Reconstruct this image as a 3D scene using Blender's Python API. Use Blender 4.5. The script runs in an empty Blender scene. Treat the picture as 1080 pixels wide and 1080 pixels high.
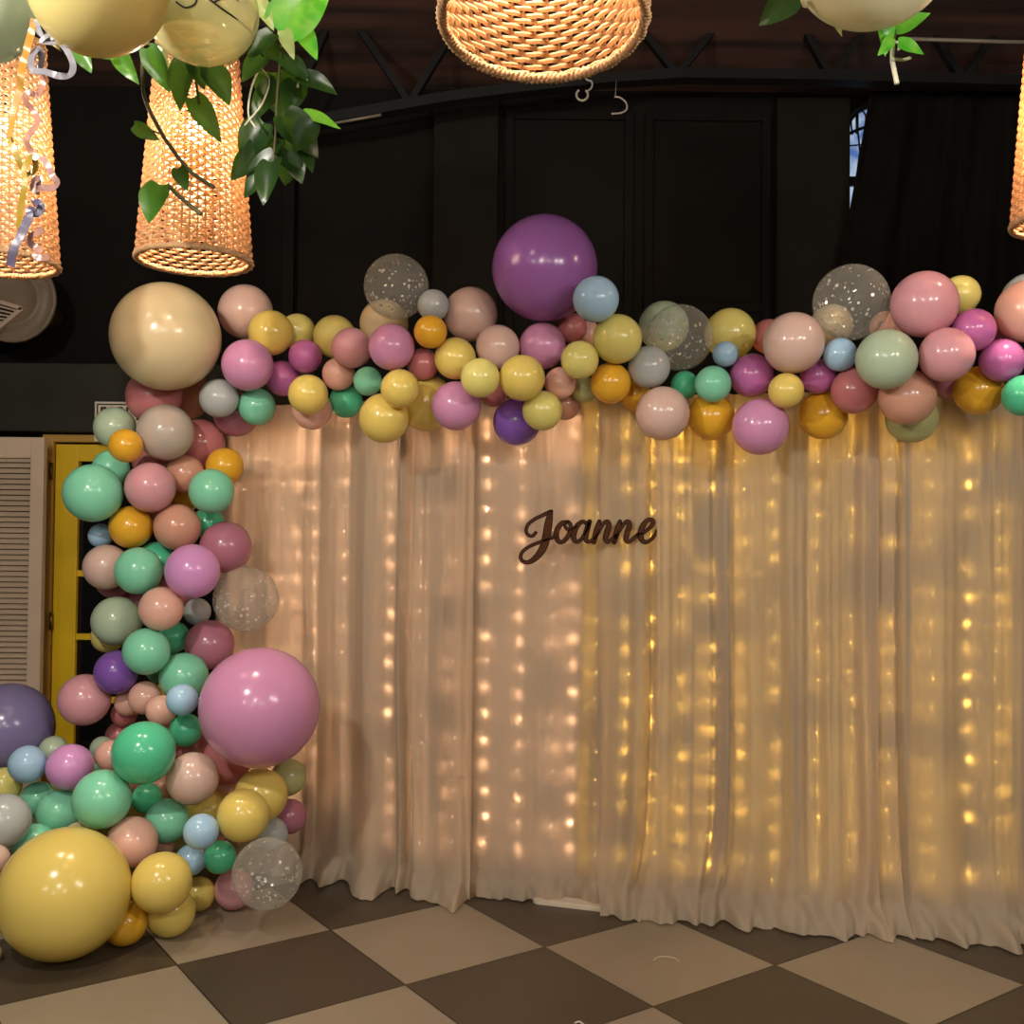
import bpy, bmesh, math, random
from mathutils import Vector, Matrix, Euler
import numpy as np

# ------------------------------------------------------------------ camera
SC = bpy.context.scene
COL = SC.collection
H, F, PITCH, ROLL = 1.56, 1100.0, 0.021932, 0.009537
cp, sp, cr, sr = math.cos(PITCH), math.sin(PITCH), math.cos(ROLL), math.sin(ROLL)
fwd = Vector((0, cp, sp)); up0 = Vector((0, -sp, cp)); rt0 = Vector((1, 0, 0))
right = cr * rt0 + sr * up0
upv = -sr * rt0 + cr * up0
cam_d = bpy.data.cameras.new('camera')
cam_d.sensor_width = 36; cam_d.lens = F / 1080 * 36
cam_d.clip_start = 0.05
cam = bpy.data.objects.new('camera', cam_d); COL.objects.link(cam)
m3 = Matrix((right, upv, -fwd)).transposed()
cam.matrix_world = Matrix.Translation((0, 0, H)) @ m3.to_4x4()
SC.camera = cam

# ------------------------------------------------------------------ world, exposure, lamps of the room
wd = bpy.data.worlds.new('world'); SC.world = wd; wd.use_nodes = True
bg = wd.node_tree.nodes['Background']
bg.inputs['Color'].default_value = (1.0, 0.93, 0.86, 1)
bg.inputs['Strength'].default_value = 0.045
SC.view_settings.view_transform = 'Standard'
SC.view_settings.look = 'None'
SC.view_settings.exposure = 0.0
SC.view_settings.gamma = 1.0
SC.view_settings.use_curve_mapping = False

def point_light(name, loc, watts, color, size=0.05):
    d = bpy.data.lights.new(name, 'POINT'); d.energy = watts; d.color = color
    d.shadow_soft_size = size
    o = bpy.data.objects.new(name, d); COL.objects.link(o); o.location = loc
    return o
WARM = (1.0, 0.93, 0.83)
# ceiling lamps over the part of the room behind the camera
for i, (x, y, z, w) in enumerate([(-1.7, 1.5, 2.9, 190), (1.5, 0.9, 2.75, 84), (-0.6, -0.5, 2.8, 125),
                                  (2.5, 0.6, 2.8, 130), (-2.6, -1.6, 2.8, 90), (1.0, -2.2, 2.8, 90),
                                  (-1.0, -3.6, 2.8, 80), (-0.85, 2.35, 3.35, 13)]):
    point_light('room_lamp_light', (x, y, z), w * .80, WARM, 0.06)

# ------------------------------------------------------------------ helpers
def ray(px, py):
    a, b = px - 540.0, py - 540.0
    x = cr * a + sr * b; y = -sr * a + cr * b
    xc, zc = x / F, -y / F
    Y = cp - sp * zc; Z = sp + cp * zc
    return Vector((xc / Y, 1.0, Z / Y))
def at(px, py, Y):
    """point of the room at depth Y seen in that direction"""
    v = ray(px, py) * Y
    return Vector((v.x, v.y, v.z + H))

def lin(c):
    return tuple(((v / 255) / 12.92 if v / 255 <= .04045 else ((v / 255 + .055) / 1.055) ** 2.4) for v in c) + (1.0,)

def tag(o, label=None, cat=None, group=None, kind=None):
    if label: o['label'] = label
    if cat: o['category'] = cat
    if group: o['group'] = group
    if kind: o['kind'] = kind
    return o

def empty(name, loc=(0, 0, 0)):
    o = bpy.data.objects.new(name, None); COL.objects.link(o)
    o.empty_display_size = 0.05; o.location = loc
    return o

def obj(name, bm, mat, parent=None, smooth=True, origin=None):
    """links a bmesh (world coordinates) as one object; its origin is moved to `origin`"""
    me = bpy.data.meshes.new(name)
    if smooth:
        for f in bm.faces: f.smooth = True
    bm.normal_update()
    bm.to_mesh(me); bm.free()
    if mat: me.materials.append(mat)
    o = bpy.data.objects.new(name, me); COL.objects.link(o)
    base = Vector(parent.location) if parent else Vector((0, 0, 0))
    if parent and parent.parent: base = base + Vector(parent.parent.location)
    if origin is None: origin = base
    origin = Vector(origin)
    me.transform(Matrix.Translation(-origin))
    o.location = origin - base
    if parent: o.parent = parent
    return o

def box(bm, lo, hi, bev=0.0):
    r = bmesh.ops.create_cube(bm, size=1.0)
    vs = r['verts']
    for v in vs:
        v.co = Vector([lo[k] + (v.co[k] + .5) * (hi[k] - lo[k]) for k in range(3)])
    if bev:
        es = list({e for v in vs for e in v.link_edges})
        bmesh.ops.bevel(bm, geom=es, offset=bev, segments=2, affect='EDGES', profile=.7)

def frames(pts):
    n = len(pts); T = []
    for i in range(n):
        a = pts[max(i - 1, 0)]; b = pts[min(i + 1, n - 1)]
        t = (b - a); t = t.normalized() if t.length > 1e-9 else Vector((0, 0, 1)); T.append(t)
    return T
def tube(bm, pts, r, sides=8, closed=False, cap=True):
    pts = [Vector(p) for p in pts]; n = len(pts)
    T = frames(pts)
    if closed:
        T = [(pts[(i + 1) % n] - pts[i - 1]).normalized() for i in range(n)]
    ref = Vector((0, 0, 1)) if abs(T[0].z) < .9 else Vector((1, 0, 0))
    N = (ref - ref.dot(T[0]) * T[0]).normalized()
    rings = []
    for i in range(n):
        N = (N - N.dot(T[i]) * T[i]).normalized(); B = T[i].cross(N)
        rr = r[i] if isinstance(r, (list, tuple)) else r
        rings.append([bm.verts.new(pts[i] + rr * (math.cos(2 * math.pi * k / sides) * N + math.sin(2 * math.pi * k / sides) * B)) for k in range(sides)])
    m = n if closed else n - 1
    for i in range(m):
        a, b = rings[i], rings[(i + 1) % n]
        for k in range(sides):
            bm.faces.new((a[k], a[(k + 1) % sides], b[(k + 1) % sides], b[k]))
    if cap and not closed:
        bm.faces.new(rings[0][::-1]); bm.faces.new(rings[-1])

def spline(P, n=8):
    """Catmull-Rom through the points"""
    P = [Vector(p) for p in P]; out = []
    for i in range(len(P) - 1):
        p0 = P[i - 1] if i > 0 else P[i] * 2 - P[i + 1]
        p1, p2 = P[i], P[i + 1]
        p3 = P[i + 2] if i + 2 < len(P) else P[i + 1] * 2 - P[i]
        for k in range(n):
            t = k / n
            out.append(.5 * ((2 * p1) + (p2 - p0) * t + (2 * p0 - 5 * p1 + 4 * p2 - p3) * t * t + (3 * p1 - p0 - 3 * p2 + p3) * t ** 3))
    out.append(P[-1]); return out

def quadbar(bm, p, q, w, d):
    """rectangular bar from p to q (facing -y): w in the picture plane, d in depth"""
    p, q = Vector(p), Vector(q); t = (q - p).normalized()
    s = t.cross(Vector((0, 1, 0))).normalized() * w / 2; y = Vector((0, d / 2, 0))
    A = [bm.verts.new(c + i * s + j * y) for c in (p, q) for i, j in ((-1, -1), (1, -1), (1, 1), (-1, 1))]
    for k in range(4):
        bm.faces.new((A[k], A[(k + 1) % 4], A[4 + (k + 1) % 4], A[4 + k]))
    bm.faces.new((A[3], A[2], A[1], A[0])); bm.faces.new((A[4], A[5], A[6], A[7]))

# ------------------------------------------------------------------ materials
def pbr(name, rgb, rough=.5, spec=.5, metal=0.0, coat=0.0):
    m = bpy.data.materials.new(name); m.use_nodes = True
    b = m.node_tree.nodes['Principled BSDF']
    b.inputs['Base Color'].default_value = lin(rgb)
    b.inputs['Roughness'].default_value = rough
    b.inputs['Specular IOR Level'].default_value = spec
    b.inputs['Metallic'].default_value = metal
    b.inputs['Coat Weight'].default_value = coat
    return m
def N(m, t, **kw):
    n = m.node_tree.nodes.new(t)
    for k, v in kw.items(): setattr(n, k, v)
    return n
def L(m, a, b): m.node_tree.links.new(a, b)
def noisy(m, scale, amount, rgb2, detail=4.0, coords='Object', stretch=(1, 1, 1)):
    """mixes the base colour with a second colour through noise"""
    b = m.node_tree.nodes['Principled BSDF']
    tc = N(m, 'ShaderNodeTexCoord'); mp = N(m, 'ShaderNodeMapping'); mp.inputs['Scale'].default_value = stretch
    nz = N(m, 'ShaderNodeTexNoise'); nz.inputs['Scale'].default_value = scale; nz.inputs['Detail'].default_value = detail
    rp = N(m, 'ShaderNodeMapRange'); rp.inputs['From Min'].default_value = .35; rp.inputs['From Max'].default_value = .65
    rp.inputs['To Max'].default_value = amount
    mx = N(m, 'ShaderNodeMix', data_type='RGBA')
    mx.inputs[6].default_value = b.inputs['Base Color'].default_value; mx.inputs[7].default_value = lin(rgb2)
    L(m, tc.outputs[coords], mp.inputs['Vector']); L(m, mp.outputs[0], nz.inputs['Vector'])
    L(m, nz.outputs['Fac'], rp.inputs['Value']); L(m, rp.outputs[0], mx.inputs[0]); L(m, mx.outputs[2], b.inputs['Base Color'])
    return m
def add_translucent(m, rgb, fac):
    b = m.node_tree.nodes['Principled BSDF']; out = m.node_tree.nodes['Material Output']
    t = N(m, 'ShaderNodeBsdfTranslucent'); t.inputs['Color'].default_value = lin(rgb)
    mx = N(m, 'ShaderNodeMixShader'); mx.inputs[0].default_value = fac
    L(m, b.outputs[0], mx.inputs[1]); L(m, t.outputs[0], mx.inputs[2]); L(m, mx.outputs[0], out.inputs['Surface'])
    return m
def emit(name, rgb, strength):
    m = bpy.data.materials.new(name); m.use_nodes = True
    nt = m.node_tree; nt.nodes.remove(nt.nodes['Principled BSDF'])
    e = N(m, 'ShaderNodeEmission'); e.inputs['Color'].default_value = lin(rgb); e.inputs['Strength'].default_value = strength
    L(m, e.outputs[0], nt.nodes['Material Output'].inputs['Surface']); return m

# ------------------------------------------------------------------ setting: floor
THETA, TILE = 0.60993, 0.601
def make_floor():
    m = pbr('floor_tiles', (120, 100, 80), .38, .4)
    nt = m.node_tree; b = nt.nodes['Principled BSDF']
    tc = N(m, 'ShaderNodeTexCoord'); sx = N(m, 'ShaderNodeSeparateXYZ'); L(m, tc.outputs['Object'], sx.inputs[0])
    def math_(op, a, bb=None, c=None):
        n = N(m, 'ShaderNodeMath', operation=op)
        for i, v in enumerate((a, bb, c)):
            if v is None: continue
            if isinstance(v, (int, float)): n.inputs[i].default_value = v
            else: L(m, v, n.inputs[i])
        return n.outputs[0]
    u = math_('DIVIDE', sx.outputs[0], TILE); v = math_('DIVIDE', sx.outputs[1], TILE)
    par = math_('MODULO', math_('ADD', math_('FLOOR', u), math_('ADD', math_('FLOOR', v), 201.0)), 2.0)
    fu = math_('FRACT', u); fv = math_('FRACT', v)
    eu = math_('MINIMUM', fu, math_('SUBTRACT', 1.0, fu)); ev = math_('MINIMUM', fv, math_('SUBTRACT', 1.0, fv))
    edge = math_('LESS_THAN', math_('MINIMUM', eu, ev), 0.0055)
    nz = N(m, 'ShaderNodeTexNoise'); nz.inputs['Scale'].default_value = 2.3; nz.inputs['Detail'].default_value = 6
    L(m, tc.outputs['Object'], nz.inputs['Vector'])
    nz2 = N(m, 'ShaderNodeTexNoise'); nz2.inputs['Scale'].default_value = 60; nz2.inputs['Detail'].default_value = 3
    L(m, tc.outputs['Object'], nz2.inputs['Vector'])
    def mix(a, bb, fac):
        n = N(m, 'ShaderNodeMix', data_type='RGBA')
        for i, w in ((6, a), (7, bb)):
            if isinstance(w, tuple): n.inputs[i].default_value = w
            else: L(m, w, n.inputs[i])
        L(m, fac, n.inputs[0]); return n.outputs[2]
    light = mix(lin((150, 136, 115)), lin((132, 118, 99)), nz.outputs['Fac'])
    dark = mix(lin((76, 66, 53)), lin((62, 53, 42)), nz.outputs['Fac'])
    c = mix(dark, light, par)
    c = mix(c, lin((36, 28, 20)), edge)
    L(m, c, b.inputs['Base Color'])
    rr = math_('ADD', math_('MULTIPLY', nz2.outputs['Fac'], .12), .3); L(m, rr, b.inputs['Roughness'])
    bp = N(m, 'ShaderNodeBump'); bp.inputs['Strength'].default_value = .25; bp.inputs['Distance'].default_value = .002
    L(m, math_('SUBTRACT', 1.0, edge), bp.inputs['Height']); L(m, bp.outputs[0], b.inputs['Normal'])
    bm = bmesh.new()
    loc = Vector((-1.19061, 3.79124, 0))
    R = Matrix.Rotation(THETA, 3, 'Z')
    inv = R.transposed()
    vs = [bm.verts.new(inv @ (Vector(p) - loc)) for p in ((-5, -5, 0), (5, -5, 0), (5, 6.6, 0), (-5, 6.6, 0))]
    bm.faces.new(vs)
    me = bpy.data.meshes.new('floor'); bm.to_mesh(me); bm.free(); me.materials.append(m)
    o = bpy.data.objects.new('floor', me); COL.objects.link(o); o.location = loc; o.rotation_euler = (0, 0, THETA)
    tag(o, kind='structure')
make_floor()

# ------------------------------------------------------------------ setting: back wall, beam, ceiling, truss
WALL_Y = 6.2
M_wall = noisy(pbr('dark_wall_paint', (19, 16, 12), .8, .15), 3.0, .6, (14, 11, 9))
M_pil = noisy(pbr('dark_pilaster_paint', (25, 22, 17), .8, .15), 3.0, .6, (21, 18, 14))
M_beam = noisy(pbr('dark_beam_paint', (46, 46, 37), .7, .25), 2.0, .6, (38, 37, 29))
M_ceil = noisy(pbr('brown_ceiling_boards', (80, 56, 50), .7, .2), 2.0, .9, (40, 35, 32), stretch=(.4, 5, 1))
M_steel = pbr('black_steel', (13, 12, 10), .6, .3)
def px_box(x0, y0, x1, y1, Ynear, Yfar, bm, bev=0.0):
    """box whose front, at depth Ynear, spans the given directions"""
    a = at(x0, y0, Ynear); c = at(x1, y1, Ynear)
    box(bm, (min(a.x, c.x), Ynear, min(a.z, c.z)), (max(a.x, c.x), Yfar, max(a.z, c.z)), bev)
bm = bmesh.new(); box(bm, (-5, WALL_Y, 0), (5, WALL_Y + .15, 4.35))
tag(obj('wall_back', bm, M_wall, smooth=False), kind='structure')
for i, (x0, x1) in enumerate(((458, 526), (820, 897), (300, 312))):
    bm = bmesh.new(); a = at(x0, 100, WALL_Y - .1).x; b_ = at(x1, 100, WALL_Y - .1).x
    box(bm, (a, WALL_Y - .1, 0), (b_, WALL_Y, 4.16), .01)
    tag(obj('trim_%d' % (i + 1), bm, M_pil if i < 2 else M_wall, smooth=False), kind='structure')
# raised frames of the wall panels between the pilasters
bm = bmesh.new()
zt, zb = at(540, 118, WALL_Y).z, 0.3
for x0, x1 in ((534, 668), (680, 812)):
    a, b_ = at(x0, 100, WALL_Y).x, at(x1, 100, WALL_Y).x
    for lo, hi in (((a, zb), (a + .05, zt)), ((b_ - .05, zb), (b_, zt)), ((a + .05, zt - .05), (b_ - .05, zt)), ((a + .05, 2.9), (b_ - .05, 2.95))):
        box(bm, (lo[0], WALL_Y - .03, lo[1]), (hi[0], WALL_Y, hi[1]), .006)
tag(obj('trim_4', bm, M_wall, smooth=False), kind='structure')
# projecting beam above the yellow door
bm = bmesh.new(); z1 = at(60, 383, 6.0).z; z0 = at(60, 455, 6.0).z
box(bm, (-5, 6.0, z0), (-1.15, WALL_Y, z1), .012)
tag(obj('trim_5', bm, M_beam, smooth=False), kind='structure')
# ceiling slopes up towards the viewer
bm = bmesh.new()
vs = [bm.verts.new(p) for p in ((-5, 6.35, 4.2), (5, 6.35, 4.2), (5, -5, 6.4), (-5, -5, 6.4))]
f = bm.faces.new(vs)
r = bmesh.ops.extrude_face_region(bm, geom=[f])
for v in [e for e in r['geom'] if isinstance(e, bmesh.types.BMVert)]: v.co.z += .1
tag(obj('ceiling', bm, M_ceil, smooth=False), kind='structure')

# open-web steel roof truss in front of the wall
t = tag(empty('roof_truss', at(640, 85, 5.7)), 'black open web steel roof truss running across the dark wall top', 'roof truss')
low = [(255, 142), (345, 127), (470, 105), (540, 96), (640, 85), (720, 80), (860, 82), (1120, 89)]
upp = [(255, 32), (345, 16), (470, 4), (560, -4), (700, -10), (860, -8), (1120, -4)]
for nm, pl, w in (('bottom_chord', low, .055), ('top_chord', upp, .06)):
    bm = bmesh.new()
    for a, b_ in zip(pl, pl[1:]):
        quadbar(bm, at(*a, 5.7), at(*b_, 5.7), w, .09)
    obj(nm, bm, M_steel, t, smooth=False)
for a, b_ in (((300, 136), (350, 18)), ((432, 110), (368, 14)), ((432, 110), (497, 3)), ((572, 92), (500, 3)), ((572, 92), (640, -8)),
              ((714, 80), (645, -8)), ((714, 80), (786, -9)), ((876, 83), (826, -8)), ((876, 83), (940, -8)), ((1015, 87), (960, -6)), ((1015, 87), (1075, -5))):
    bm = bmesh.new(); quadbar(bm, at(*a, 5.7), at(*b_, 5.7), .035, .05)
    obj('web_bar', bm, M_steel, t, smooth=False)
M_tray = pbr('grey_conduit', (120, 112, 98), .35, .5)
bm = bmesh.new(); tube(bm, [at(958, 41, 5.3), at(1058, 44, 5.3), at(1130, 45, 5.3)], .010, 8)
tag(obj('conduit_pipe', bm, M_tray), 'thin pale conduit pipe under the ceiling at the upper right', 'pipe')
bm = bmesh.new(); tube(bm, [at(352, 130, 5.62), at(402, 121, 5.62)], .008, 8)
tag(obj('conduit_pipe', bm, M_tray), 'short thin conduit pipe fixed below the truss beside the ivy leaves', 'pipe')

# arched window seen through the slit, and the black drape that covers most of it
w1 = tag(empty('window_1', at(915, 170, WALL_Y - .02)), kind='structure')
def window():
    xl, xr = at(889, 160, WALL_Y).x, at(955, 160, WALL_Y).x
    zt_, zm0, zm1, zb_ = at(905, 112, WALL_Y).z, at(900, 188, WALL_Y).z, at(900, 198, WALL_Y).z, at(900, 300, WALL_Y).z
    M_g = bpy.data.materials.new('window_daylight'); M_g.use_nodes = True
    nt = M_g.node_tree; nt.nodes.remove(nt.nodes['Principled BSDF'])
    e = N(M_g, 'ShaderNodeEmission'); tc = N(M_g, 'ShaderNodeTexCoord'); nz = N(M_g, 'ShaderNodeTexNoise')
    nz.inputs['Scale'].default_value = 9; rp = N(M_g, 'ShaderNodeValToRGB')
    rp.color_ramp.elements[0].position = .35; rp.color_ramp.elements[0].color = lin((90, 125, 190))
    rp.color_ramp.elements[1].position = .7; rp.color_ramp.elements[1].color = lin((205, 225, 245))
    L(M_g, tc.outputs['Object'], nz.inputs['Vector']); L(M_g, nz.outputs['Fac'], rp.inputs[0]); L(M_g, rp.outputs[0], e.inputs['Color'])
    e.inputs['Strength'].default_value = .75
    L(M_g, e.outputs[0], nt.nodes['Material Output'].inputs['Surface'])
    y = WALL_Y - .012
    xm, R = (xl + xr) / 2, (xr - xl) / 2
    bm = bmesh.new()
    arc = [Vector((xm + R * math.cos(a), y, zt_ - R + R * math.sin(a))) for a in [math.pi * k / 20 for k in range(21)]]
    vs = [bm.verts.new(p) for p in [Vector((xr, y, zb_))] + arc + [Vector((xl, y, zb_))]]
    bm.faces.new(vs)
    obj('pane', bm, M_g, w1, smooth=False)
    M_f = pbr('black_window_iron', (10, 12, 20), .5)
    bm = bmesh.new(); yb = y - .012
    tube(bm, [Vector((xr, yb, zb_))] + [Vector((p.x, yb, p.z)) for p in arc] + [Vector((xl, yb, zb_))], .022, 8)
    box(bm, (xl, yb - .012, zm1), (xr, yb + .012, zm0), .004)
    tube(bm, spline([at(892, 143, yb), at(902, 138, yb), at(915, 134, yb), at(930, 136, yb)], 5), .010, 6)
    tube(bm, [at(893, 154, yb), at(915, 152, yb), at(940, 153, yb)], .005, 6)
    tube(bm, [at(904, 120, yb), at(904, 141, yb)], .010, 6)
    tube(bm, spline([at(899, 142, yb), at(898, 126, yb), at(906, 114, yb)], 5), .006, 6)
    tube(bm, spline([at(912, 135, yb), at(913, 122, yb), at(906, 113, yb)], 5), .006, 6)
    tube(bm, [at(905, 140, yb), at(907, 160, yb), at(903, 190, yb)], .006, 6)
    obj('window_frame', bm, M_f, w1)
window()
M_blk = noisy(pbr('black_drape_cloth', (14, 12, 10), .95, .1), 5, .5, (24, 19, 15), stretch=(6, 1, .3))
def black_drape():
    bm = bmesh.new(); rows, cols = 20, 60; g = []
    for j in range(rows + 1):
        v = j / rows; py = 96 + v * 330
        xl = 917 - (py - 105) * .175 if py > 100 else 917
        row = []
        for i in range(cols + 1):
            u = i / cols; px = xl + u * (1140 - xl)
            d = 5.95 + .03 * math.sin(u * 26 + 1.3 * math.sin(v * 2)) + .012 * math.sin(u * 61)
            row.append(bm.verts.new(at(px, py, d)))
        g.append(row)
    for j in range(rows):
        for i in range(cols):
            bm.faces.new((g[j][i], g[j + 1][i], g[j + 1][i + 1], g[j][i + 1]))
    o = obj('blackout_drape', bm, M_blk, origin=at(1000, 105, 5.95))
    s = o.modifiers.new('thick', 'SOLIDIFY'); s.thickness = .004
    tag(o, 'black cloth drape hanging from the truss over the arched window', 'drape')
black_drape()

# yellow glazed door behind the balloon column
d1 = tag(empty('door_1', (at(140, 600, 6.1).x, 6.1, 0)), kind='structure')
M_yel = noisy(pbr('yellow_door_paint', (222, 186, 26), .45, .4), 3, .5, (196, 162, 22))
M_yel2 = pbr('pale_yellow_frame_paint', (178, 140, 62), .5, .4)
M_dpane = pbr('dark_glass', (6, 6, 7), .06, .6)
def door():
    Yd = 6.08
    xf0, xf1, xs1 = at(42, 600, Yd).x, at(55, 600, Yd).x, at(79, 600, Yd).x
    zt0, zt1 = at(60, 458, Yd).z, at(60, 466, Yd).z
    xr = at(285, 600, Yd).x
    bm = bmesh.new()
    box(bm, (xf0, Yd, 0), (xf1 - .006, WALL_Y, zt0), .006); box(bm, (xr, Yd, 0), (xr + .075, WALL_Y, zt0), .006)
    box(bm, (xf1 - .006, Yd, zt1), (xr, WALL_Y, zt0), .006)
    obj('door_frame', bm, M_yel2, d1, smooth=False)
    zr = at(60, 486, Yd).z; y0, y1 = Yd + .02, Yd + .07
    bars = [at(80, p, Yd).z for p in (605, 672, 739)]
    bm = bmesh.new()
    box(bm, (xf1, y0, .01), (xs1, y1, zt1 - .012), .005); box(bm, (xr - .13, y0, .01), (xr - .006, y1, zt1 - .012), .005)
    box(bm, (xs1, y0, zr), (xr - .13, y1, zt1 - .012), .004); box(bm, (xs1, y0, .01), (xr - .13, y1, .22), .004)
    for z in bars: box(bm, (xs1, y0 + .008, z - .018), (xr - .13, y1 - .008, z + .018), .004)
    xm = (xs1 + xr - .13) / 2; box(bm, (xm - .018, y0 + .008, .22), (xm + .018, y1 - .008, zr), .004)
    obj('door_leaf', bm, M_yel, d1, smooth=False)
    zz = [zr] + bars + [.22]
    for a, b_ in zip(zz, zz[1:]):
        for u0, u1 in ((xs1, xm - .018), (xm + .018, xr - .13)):
            bm = bmesh.new(); box(bm, (u0, y0 + .03, b_ + .018), (u1, y0 + .036, a - .018))
            obj('pane', bm, M_dpane, d1, smooth=False)
    M_h = pbr('brass_hinge', (120, 96, 40), .35, .5, .8)
    for p in (497, 655):
        bm = bmesh.new(); c = at(54, p, Yd - .012); tube(bm, [c + Vector((0, 0, -.05)), c + Vector((0, 0, .05))], .011, 10)
        obj('hinge', bm, M_h, d1)
door()

# white louvred shutter at the left edge
def shutter():
    t = tag(empty('louvred_shutter', (at(10, 700, 5.85).x, 5.85, 0)), 'white louvred shutter leaf beside the yellow door', 'shutter')
    M_s = noisy(pbr('white_shutter_paint', (205, 184, 160), .5, .35), 2, .4, (190, 168, 142))
    Yn = 5.85
    xr = at(44, 600, Yn).x; xi = at(30, 600, Yn).x; zt_ = at(20, 461, Yn).z; zs = at(20, 483, Yn).z
    xl = xr - .62; xli = xl + (xr - xi)
    bm = bmesh.new()
    box(bm, (xi, Yn, .03), (xr, Yn + .045, zt_), .004); box(bm, (xl, Yn, .03), (xli, Yn + .045, zt_), .004)
    box(bm, (xli, Yn, zs), (xi, Yn + .045, zt_), .004); box(bm, (xli, Yn, .03), (xi, Yn + .045, .25), .004)
    obj('shutter_frame', bm, M_s, t, smooth=False)
    bm = bmesh.new(); z = .27; step = .0305
    while z < zs - .012:
        vs = [bm.verts.new(p) for p in ((xli - .003, Yn + .006, z), (xi + .003, Yn + .006, z), (xi + .003, Yn + .032, z + .021), (xli - .003, Yn + .032, z + .021),
                                        (xli - .003, Yn + .009, z - .005), (xi + .003, Yn + .009, z - .005), (xi + .003, Yn + .035, z + .016), (xli - .003, Yn + .035, z + .016))]
        for q in ((0, 1, 2, 3), (7, 6, 5, 4), (4, 5, 1, 0), (3, 2, 6, 7), (0, 3, 7, 4), (5, 6, 2, 1)):
            bm.faces.new([vs[k] for k in q])
        z += step
    obj('slats', bm, M_s, t, smooth=False)
    bm = bmesh.new(); box(bm, (xli, Yn + .04, .25), (xi, Yn + .044, zs))  # dark sheet added behind the slats for the shade between them
    obj('slat_shade_panel', bm, pbr('shutter_shadow_board', (34, 26, 22), .8), t, smooth=False)
shutter()

# small sign above the door, mostly behind a balloon
def sign_plate():
    Y = 5.985
    a, c = at(100, 423.5, Y), at(168, 466, Y)
    t = tag(empty('notice_sign', ((a.x + c.x) / 2, 5.99, c.z)), 'small white sign with black border and lettering above the yellow door, half hidden', 'sign')
    M_w = pbr('sign_white', (214, 206, 186), .5); M_b = pbr('sign_black', (16, 14, 12), .5)
    bm = bmesh.new(); box(bm, (a.x, Y, c.z), (c.x, 5.998, a.z), .002)
    obj('plate', bm, M_w, t, smooth=False)
    bm = bmesh.new()
    i0, w, y0, y1 = .012, .008, Y - .0015, Y
    x0, x1, z0, z1 = a.x + i0, c.x - i0, c.z + i0, a.z - i0
    box(bm, (x0, y0, z0), (x0 + w, y1, z1)); box(bm, (x1 - w, y0, z0), (x1, y1, z1))
    box(bm, (x0, y0, z1 - w), (x1, y1, z1)); box(bm, (x0, y0, z0), (x1, y1, z0 + w))
    # letter strokes: only the tops of the characters can be seen
    zt = z1 - w - .010
    def gl(x, parts):
        for (dx, dz, ww, hh) in parts: box(bm, (x + dx, y0, zt - dz - hh), (x + dx + ww, y1, zt - dz))
    gl(x0 + .022, ((0, 0, .012, .075), (.012, 0, .022, .013), (.012, .03, .016, .012)))
    gl(x0 + .075, ((0, 0, .012, .075), (.012, 0, .016, .010)))
    gl(x0 + .120, ((0, 0, .030, .012), (0, .012, .012, .063)))
    gl(x0 + .170, ((0, 0, .012, .075), (.012, 0, .020, .012)))
    gl(x0 + .220, ((0, 0, .030, .012), (.009, .012, .012, .063)))
    obj('lettering', bm, M_b, t, smooth=False)
sign_plate()

# round wall unit with a slatted grille, far left
def wall_unit():
    Y = 5.75
    c = at(16, 317, Y); R = 45.5 / F * Y
    t = tag(empty('ventilation_unit', c), 'round beige ventilation unit with a tilted slatted grille on the dark wall', 'ventilation unit')
    M = noisy(pbr('beige_plastic', (112, 98, 80), .5, .35), 4, .3, (100, 86, 70))
    M2 = pbr('pale_grille_plastic', (165, 146, 128), .5, .35); M3 = pbr('grille_black', (8, 7, 6), .8)
    prof = [(0, -.055), (.30, -.055), (.56, -.052), (.60, -.060), (.66, -.060), (.70, -.048), (.90, -.030), (.94, -.036), (1.0, -.034), (1.0, -.012), (.55, .03), (.3, .06), (.3, .45), (0, .45)]
    bm = bmesh.new(); n = 64; rings = []
    for r, y in prof:
        rings.append([bm.verts.new(c + Vector((R * max(r, .001) * math.cos(2 * math.pi * k / n), y, R * max(r, .001) * math.sin(2 * math.pi * k / n)))) for k in range(n)])
    for a, b_ in zip(rings, rings[1:]):
        for k in range(n): bm.faces.new((a[k], b_[k], b_[(k + 1) % n], a[(k + 1) % n]))
    obj('housing', bm, M, t)
    # grille: tilted parallelogram
    P = [Vector((-.30, 0, .048)), Vector((.078, 0, -.062)), Vector((-.065, 0, -.185)), Vector((-.36, 0, -.185))]
    y0, y1 = -.085, -.05
    bm = bmesh.new()
    for a, b_ in zip(P, P[1:] + P[:1]):
        quadbar(bm, c + a + Vector((0, y0 + .012, 0)), c + b_ + Vector((0, y0 + .012, 0)), .022, .035)
    for k in range(1, 8):
        f_ = k / 8
        quadbar(bm, c + P[0].lerp(P[3], f_) + Vector((0, y0 + .008, 0)), c + P[1].lerp(P[2], f_) + Vector((0, y0 + .008, 0)), .0085, .012)
    obj('grille', bm, M2, t, smooth=False)
    bm = bmesh.new(); vs = [bm.verts.new(c + p + Vector((0, y0 + .022, 0))) for p in P]; bm.faces.new(vs[::-1])
    obj('grille_backing', bm, M3, t, smooth=False)
wall_unit()

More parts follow.
